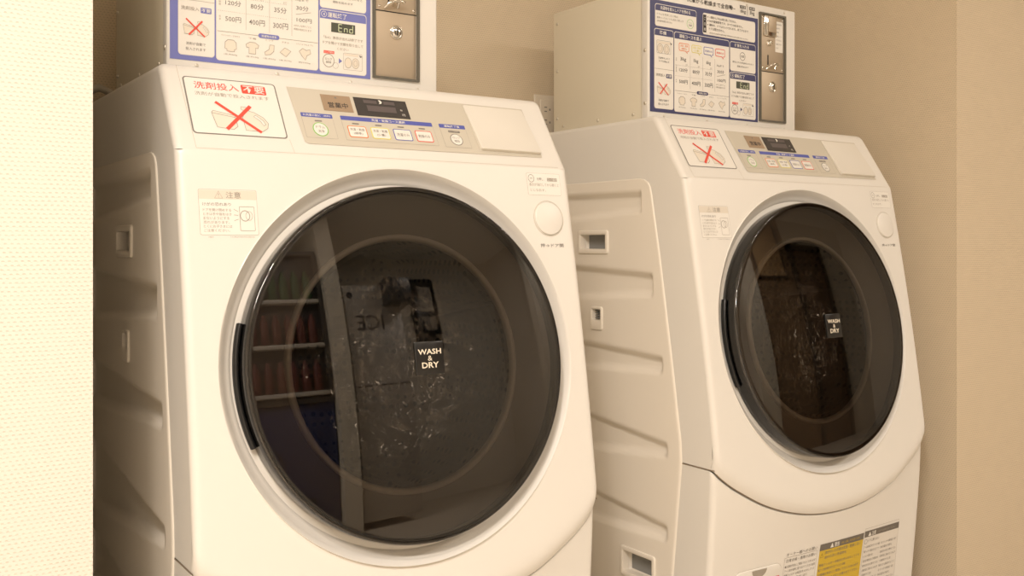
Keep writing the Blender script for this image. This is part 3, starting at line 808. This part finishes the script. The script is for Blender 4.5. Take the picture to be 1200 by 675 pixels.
    for k,(cx,t,b) in enumerate(dr5):
        w=.0135 if k in(0,4) else .0060
        A.text(t,cx-w,.0535,cx+w,.0562,mid,.0012); A.text(b,cx-.0095,.0265,cx+.0095,.0292,mid,.0012)
        S=[[(-.004,.0085),(.004,.0085),(.008,.005),(.0085,-.004),(.0055,-.005),(.0055,-.008),(-.0055,-.008),(-.0055,-.005),(-.0085,-.004),(-.008,.005)],
           [(-.004,.0085),(.004,.0085),(.0095,.005),(.0085,.0005),(.005,.001),(.005,-.008),(-.005,-.008),(-.005,.001),(-.0085,.0005),(-.0095,.005)],
           [(.0005,.008),(.0070,.008),(.0065,-.001),(.0015,-.006),(-.0065,-.0075),(-.0075,-.0035),(-.001,.001)],
           [(-.0085,-.001),(-.001,.0062),(.0085,.002),(.001,-.0068)],
           [(-.0085,.004),(-.003,.0085),(.003,.006),(.0085,.008),(.010,.002),(.004,-.0015),(.0015,-.0085),(-.004,-.003)]][k]
        P=[(cx+a,.0405+b_) for a,b_ in S]; A.P(P,M_skin,.0012); A.loop(P,.0008,mid,.0014)
    # 3 pay
    cell(.2492,.1160,.3250,.1755,.1634,'硬貨を入れる',None,.72)
    A.ring(.2855,.1480,.0078,.0082,.0008,ink,.0012); A.text('100',.2805,.1455,.2905,.1505,ink,.0012)
    A.text('表示された料金を入れると',.2555,.1325,.3190,.1362,ink,.0012); A.text('運転を始めます',.2690,.1245,.3030,.1282,ink,.0012)
    # 4 end
    cell(.2485,.0185,.3254,.1122,.0990,'運転終了','4',.52)
    A.rect(.2668,.0799,.3068,.0945,mat('lcd_grey',(.075,.08,.06),.4),.0012)
    # seven-segment style End
    def seg(x,y,w,h,s):
        L={'a':((x,y+h),(x+w,y+h)),'g':((x,y+h/2),(x+w,y+h/2)),'d':((x,y),(x+w,y)),'f':((x,y+h/2),(x,y+h)),'b':((x+w,y+h/2),(x+w,y+h)),'e':((x,y),(x,y+h/2)),'c':((x+w,y),(x+w,y+h/2))}
        for k in s: A.line(L[k][0],L[k][1],.0010,M_lcd,.0015)
    seg(.2790,.0818,.0055,.0110,'adefg'); seg(.2885,.0818,.0050,.0110,'ceg'); seg(.2975,.0818,.0050,.0110,'bcdeg')
    A.text('「End」表示が出れば終了です',.2545,.0688,.3200,.0735,mid,.0012,.004); A.text('ドアを開けて衣類を取り出して',.2530,.0605,.3205,.0652,mid,.0012,.004); A.text('ください',.2765,.0530,.2960,.0572,mid,.0012,.004)
    A.rect(.2545,.0462,.2718,.0505,M_red,.0012); A.text('ロック解除',.2560,.0470,.2705,.0497,M_paper,.0014)
    A.ring(.2625,.0355,.0092,.0098,.0010,mid,.0012); A.text('ロック',.2570,.0362,.2680,.0398,ink,.0012); A.text('解除',.2580,.0312,.2670,.0350,ink,.0012); A.ring(.2740,.0290,.0045,.0045,.0004,mid,.0012)
    A.P([(.2795,.0325),(.2795,.0410),(.2850,.0368)],blue,.0012)
    A.frame(.2870,.0245,.3190,.0500,.002,.0004,mid,.0012); A.rect(.2885,.0460,.3120,.0490,M_skin,.0012)
    for cx in (.2950,.3075): A.disc(cx,.0352,.0058,.0078,M_skin,.0012); A.ring(cx,.0352,.0058,.0078,.0006,mid,.0014)
    A.ring(.3075,.0352,.0030,.0045,.0005,mid,.0015); A.P([(.313,.0488),(.319,.0470),(.3155,.0450)],ink,.0015)
    return A.build('price_chart',parent)
p1=poster(M_blue_glare,M_inkg,M_inkl,cb); p1['label']='blue price chart, glare put into its colours'  # paler blue and greyer inks paint the glare on this chart

# coin mechanism
cm=MB(); 
cm.box(.3368,.4195,-.0045,.004,.0168,.0200,M_frameg); cm.box(.3368,.4195,-.0045,.004,.2448,.2485,M_frameg)
cm.box(.3368,.3408,-.0045,.004,.0200,.2448,M_frameg); cm.box(.4155,.4195,-.0045,.004,.0200,.2448,M_frameg)
coin=cm.build('coin_frame',cb)
m=MB(); m.box(.3412,.4151,-.0004,.003,.1250,.2444,M_stain,.0006,2); pl=m.build('coin_plate',coin)
m=MB(); m.box(.3412,.4151,-.0002,.003,.0204,.1236,M_stain,.0006,2); ld=m.build('cash_door',coin)
m=MB(); m.box(.3405,.4158,-.0001,.003,.1234,.1252,M_black); m.build('plate_gap',coin)
m=MB()
m.box(.3505,.3890,-.0040,-.0004,.2000,.2440,M_chrome,.001,2); m.box(.3625,.3870,-.0052,-.0040,.2090,.2425,M_stain,.0008,2); m.build('coin_slot_shield',pl)
m=MB(); m.box(.3638,.3662,-.0012,-.0003,.1390,.1600,M_black); m.build('coin_slot',pl)
fr=(Vector((.3681,0,.1860)),X_,Z_,-Y_)
m=MB(); m.lathe([(.0070,.0002),(.0068,.0015),(.0052,.0022),(.0050,.0070),(.0040,.0085),(.0001,.0088)],fr,M_chrome,28); m.build('return_button',pl)
m=MB(); m.tube([(.3560,-.004,.1285),(.3610,-.0095,.1350),(.3700,-.012,.1395),(.3820,-.012,.1405),(.3890,-.010,.1390)],.0022,M_chrome,12); m.tube([(.3725,-.0004,.1350),(.3735,-.012,.1385)],.0026,M_chrome,12); m.tube([(.3785,-.0110,.1395),(.3765,-.0100,.1285)],.0020,M_chrome,12)
m.build('return_lever',pl)
A=Art(lambda u,v,h:Vector((u,-h,v))); A.rect(.3880,.1690,.4122,.2350,M_paper,.0008)
for i,t in enumerate(('使用硬貨','100円','専用','返却レバー','を下げると','硬貨が戻り','ます')): A.text(t,.3900,.2270-i*.0085,.3900+(.018,.012,.009,.019,.017,.018,.008)[i],.2305-i*.0085,M_inkg,.0010)
A.build('coin_notice',pl)
for x,z in ((.3484,.1312),(.4102,.1308),(.3484,.2390),(.4102,.2390)): screw((x,-.0004,z),X_,Z_,-Y_,.0022,pl,M_chrome)
m=MB(); fr=(Vector((.3785,-.0002,.0925)),X_,Z_,-Y_)
m.lathe([(.0112,0),(.0112,.0015),(.0100,.0028),(.0088,.0022),(.0078,.0020),(.0072,.0045),(.0060,.0052),(.0001,.0052)],fr,M_chrome,36)
m.box(.3775,.3795,-.0060,-.0050,.0870,.0980,M_black); m.build('cylinder_lock',ld)

# ------------------------------------------------------------------ second machine and coin box: copies
def copy_tree(o,parent=None):
    c=o.copy(); C.objects.link(c)
    if parent: c.parent=parent
    for ch in list(o.children): copy_tree(ch,c)
    return c
wm2=copy_tree(wm); wm2.location=(.9203,.0255,0)
wm2['label']='white front-load washer-dryer farther from the brightly lit wall corner, embossed steel side in view'
cb2=copy_tree(cb); cb2.location=(.9203,.0255,HT+.0005)
cb2['label']='cream metal coin box on the farther washer, with the same blue price chart without the glare colouring'
for ch in list(cb2.children):
    if ch.name.startswith('price_chart'): bpy.data.objects.remove(ch)
p2=poster(M_blue_dim,M_ink,M_inkg,cb2); p2['label']='blue price chart without the painted glare'

# ------------------------------------------------------------------ the room
CEIL=2.42
def wallbox(name,x0,x1,y0,y1,z0,z1,mt):
    m=MB(); m.box(x0,x1,y0,y1,z0,z1,mt); return struct(m.build(name))
YW=.46; XL=-.123; XR=1.70
wallbox('wall_back',XL,XR,YW,YW+.1,0,CEIL,M_wall)
wallbox('wall_left',-3.2,XL,-.24,.56,0,CEIL,M_wall_bright)
wallbox('wall_right',XR,6.2,-.155,.56,0,CEIL,M_wall)
wallbox('wall_far_left',-3.3,-3.2,-4.1,.56,0,CEIL,M_wall_bright)
wallbox('wall_far_right',6.2,6.3,-4.1,.56,0,CEIL,M_wall_bright)
wallbox('wall_front',-3.3,6.3,-4.2,-4.1,0,CEIL,M_wall_bright)
wallbox('floor',-3.3,6.3,-4.2,.56,-.05,0,M_floor)
wallbox('ceiling',-3.3,6.3,-4.2,.56,CEIL,CEIL+.05,M_ceil)

# outlet on the back wall
ou=thing('wall_outlet','beige double socket plate on the back wall beside the far coin box','outlet',(1.0135,YW,HT+.045))
m=MB(); m.box(-.035,.035,-.007,0,-.060,.060,M_outlet,.003,3); pt=m.build('cover_plate',ou)
m=MB(); m.box(-.020,.020,-.0095,-.006,-.048,.048,M_outlet,.0015,2); so=m.build('socket_insert',ou)
m=MB()
for zc in (.026,-.004,-.034):
    for dz in (.0048,-.0048): m.box(-.0085,-.0010,-.0099,-.0090,zc+dz-.0011,zc+dz+.0011,M_inkg)
    m.box(.0055,.0090,-.0099,-.0090,zc-.0022,zc+.0022,M_inkg)
m.build('socket_slots',so)
# drain hose behind the near machine
m=MB(); m.tube([(-.055,.435,.90),(-.058,.430,1.02),(-.035,.425,1.055),(.02,.42,1.078),(.06,.415,1.06),(.075,.41,1.0),(.08,.395,.9)],.007,M_hose,12)
m.build('drain_hose',wm)

# ------------------------------------------------------------------ across the room (mirrored in the doors)
def put(o,p): o.parent=p; return o
vm=thing('vending_machine','drink vending machine opposite the washers, seen mirrored in the near door','vending machine',(.35,-3.10,0))
M_vred=mat('drink_red',(.13,.03,.022),.5); M_vgr=mat('drink_green',(.035,.10,.035),.4); M_vblue=mat('panel_dark_blue',(.03,.04,.12),.35); M_vcase=mat('case_dark',(.05,.045,.045),.4); M_vstrip=mat('price_rail',(.6,.56,.5),.35)
m=MB(); m.box(0,.80,-.65,-.02,.02,2.05,M_vcase,.01,2); m.box(.0,.80,-.02,.0,.02,.92,M_vblue,.004,2); m.build('cabinet',vm)
m=MB(); m.box(0,.80,-.02,.02,.92,.95,M_darkgr); m.box(0,.80,-.02,.02,2.02,2.05,M_darkgr); m.box(0,.03,-.02,.02,.95,2.02,M_darkgr); m.box(.77,.80,-.02,.02,.95,2.02,M_darkgr); m.build('window_frame',vm)
for k,z in enumerate((1.00,1.34,1.67)):
    m=MB(); m.box(.03,.77,-.02,.03,z-.03,z,M_vstrip,.004,2)
    sh=m.build('shelf',vm)
    for i in range(8):
        x=.08+i*.088; m=MB(); fr=(Vector((x,.0,z)),X_,Y_,Z_); mt=(M_vred,M_vred,M_vgr)[k]
        m.lathe([(.0001,0),(.030,0),(.032,.01),(.032,.14),(.028,.17),(.013,.20),(.013,.22),(.0001,.22)],fr,mt,20); m.build('sample_bottle',sh)
m=MB(); fr=(Vector((.25,.001,.50)),X_,Z_,Y_); m.lathe([(.16,0),(.16,.003),(.145,.003),(.145,0)],fr,M_darkgr,40); m.lathe([(.13,.001),(.0001,.001)],fr,mat('disc_dull_red',(.16,.05,.04),.5),40); m.build('panel_emblem',vm)
m=MB(); m.box(.18,.62,.0,.012,.14,.28,M_black,.004,2); m.build('delivery_flap',vm)
ice=thing('ice_machine','grey ice dispenser opposite the washers, seen mirrored in the near door','ice machine',(1.33,-3.10,0))
M_ice=mat('ice_machine_steel',(.52,.48,.43),.45,.2)
m=MB(); m.box(0,.50,-.6,0,.05,1.78,M_ice,.008,2); m.build('cabinet',ice)
m=MB(); m.box(.0,.50,0,.003,1.00,1.006,M_black); m.build('door_gap',ice)
m=MB(); m.box(.34,.56,-.3,.14,1.60,1.80,M_darkgr,.01,2); m.build('dispenser_hood',ice)
A=Art(lambda u,v,h:Vector((.40-u,h,v))); A.text('ICE',.08,1.42,.32,1.54,M_ink,.001,.01); A.build('lettering',ice)
A=Art(lambda u,v,h:Vector((.40-u,h,v))); A.disc(.345,1.70,.026,.026,M_ink,.001); A.build('round_emblem',ice)
dv=thing('wall_telephone','black wall-mounted handset box opposite the washers, seen mirrored in the near door','telephone',(2.48,-4.1,1.42))
m=MB(); m.box(0,.30,0,.10,0,.75,M_black,.02,3); m.build('body',dv)
m=MB(); m.box(.07,.24,.10,.105,.40,.66,mat('grey_face',(.5,.47,.42),.5),.004,2); m.box(.09,.24,.10,.105,.20,.34,M_inkl,.004,2); m.build('face_plate',dv)
pc=MB(); pc.box(1.16,1.29,-4.1,-3.02,0,CEIL,mat('column_paint',(.72,.66,.55),.8)); struct(pc.build('trim_1'))
pc=MB(); pc.box(3.45,3.72,-3.15,-3.06,0,CEIL,MATS['column_paint']); struct(pc.build('trim_2'))
wallbox('wall_front_right',3.72,6.2,-4.1,-3.15,0,CEIL,M_wall_bright)
pn=MB(); pn.box(3.74,4.54,-3.15,-3.135,0,CEIL,mat('wood_wall_panel',(.28,.18,.10),.5)); struct(pn.build('trim_4'))
dw=MB(); dw.box(4.62,5.30,-3.15,-3.12,0,2.05,mat('door_brown',(.20,.12,.07),.5),.004,2); struct(dw.build('door_1'))
tf=MB(); tf.box(5.30,5.38,-3.15,-3.09,0,2.12,M_door); tf.box(4.54,4.62,-3.15,-3.09,0,2.12,M_door); tf.box(4.54,5.38,-3.15,-3.09,2.05,2.12,M_door); struct(tf.build('trim_3'))
nb=thing('notice_board','cork notice board across the room, seen mirrored in the far door','notice board',(4.10,-3.133,1.74))
m=MB(); m.box(-.26,.26,0,.02,0,.62,mat('cork',(.55,.36,.18),.9),.003,2); m.build('cork_panel',nb)
m=MB(); m.box(-.28,-.26,0,.03,-.02,.64,M_door); m.box(.26,.28,0,.03,-.02,.64,M_door); m.box(-.26,.26,0,.03,-.02,0,M_door); m.box(-.26,.26,0,.03,.62,.64,M_door); m.build('wooden_frame',nb)

# ------------------------------------------------------------------ lights
def lamp(x,y,power,size=.16,col=(1,.905,.825),spread=math.pi,label=''):
    t=thing('ceiling_light',label,'ceiling light',(x,y,CEIL),'ceiling downlights')
    m=MB(); fr=(Vector((0,0,0)),X_,Y_,-Z_)
    m.lathe([(size/2+.02,0),(size/2+.02,.006),(size/2+.004,.008),(size/2,.002)],fr,M_plastic,48); m.build('trim_ring',t)
    m=MB(); m.lathe([(size/2+.001,.003),(.001,.003)],fr,mat('lamp_diffuser',(.9,.85,.75),.6,emit=(1,.85,.65),es=3.0),48); m.build('diffuser',t)
    l=bpy.data.lights.new('downlight','AREA'); l.shape='DISK'; l.size=size; l.energy=power; l.color=col; l.spread=spread
    o=bpy.data.objects.new('downlight',l); C.objects.link(o); o.location=(x,y,CEIL-.012)
    return t
lamp(-.80,-1.50,20,.16,label='round ceiling downlight in front of the brightly lit wall corner')
def fill_panel(x,y,power,label,sx=1.2,sy=.30,col=(1,.905,.82)):  # added soft fill, no such fixture known; modelled as a ceiling panel
    t=thing('fill_panel_light',label,'ceiling light',(x,y,CEIL),'added ceiling fill panels')
    m=MB(); a,b=sx/2,sy/2
    m.box(-a-.03,a+.03,-b-.03,-b,-.03,0,M_plastic); m.box(-a-.03,a+.03,b,b+.03,-.03,0,M_plastic); m.box(-a-.03,-a,-b,b,-.03,0,M_plastic); m.box(a,a+.03,-b,b,-.03,0,M_plastic); m.build('frame',t)
    m=MB(); m.box(-a,a,-b,b,-.012,-.002,mat('lamp_diffuser',(.9,.85,.75),.6,emit=(1,.85,.65),es=3.0)); m.build('diffuser',t)  # diffuser of the added fill panel
    l=bpy.data.lights.new('added_fill','AREA'); l.shape='RECTANGLE'; l.size=sx; l.size_y=sy; l.energy=power; l.color=col
    o=bpy.data.objects.new('fill_panel_source',l); C.objects.link(o); o.location=(x,y,CEIL-.032)
fill_panel(-1.30,-2.1,81,'added ceiling fill panel toward the left end of the room')
fill_panel(.7,-2.4,12,'added ceiling fill panel facing the two washers')
fill_panel(2.9,-2.3,34,'added ceiling fill panel toward the right end of the room')
w=bpy.data.worlds.new('room'); bpy.context.scene.world=w; w.use_nodes=True
w.node_tree.nodes['Background'].inputs[0].default_value=(1,.86,.68,1); w.node_tree.nodes['Background'].inputs[1].default_value=.05

# ------------------------------------------------------------------ camera
cam=bpy.data.cameras.new('camera'); co=bpy.data.objects.new('camera',cam); C.objects.link(co)
co.location=(-.35463,-1.39208,HT-.24451); co.rotation_euler=(math.radians(90),0,-math.radians(34.53))
cam.sensor_width=36; cam.lens=1148.1*36/1200; cam.shift_y=-(337.5-286.2)/1200; cam.clip_start=.01
sc=bpy.context.scene; sc.camera=co
sc.view_settings.view_transform='Standard'; sc.view_settings.look='None'; sc.view_settings.exposure=0; sc.view_settings.gamma=1; sc.view_settings.use_curve_mapping=False
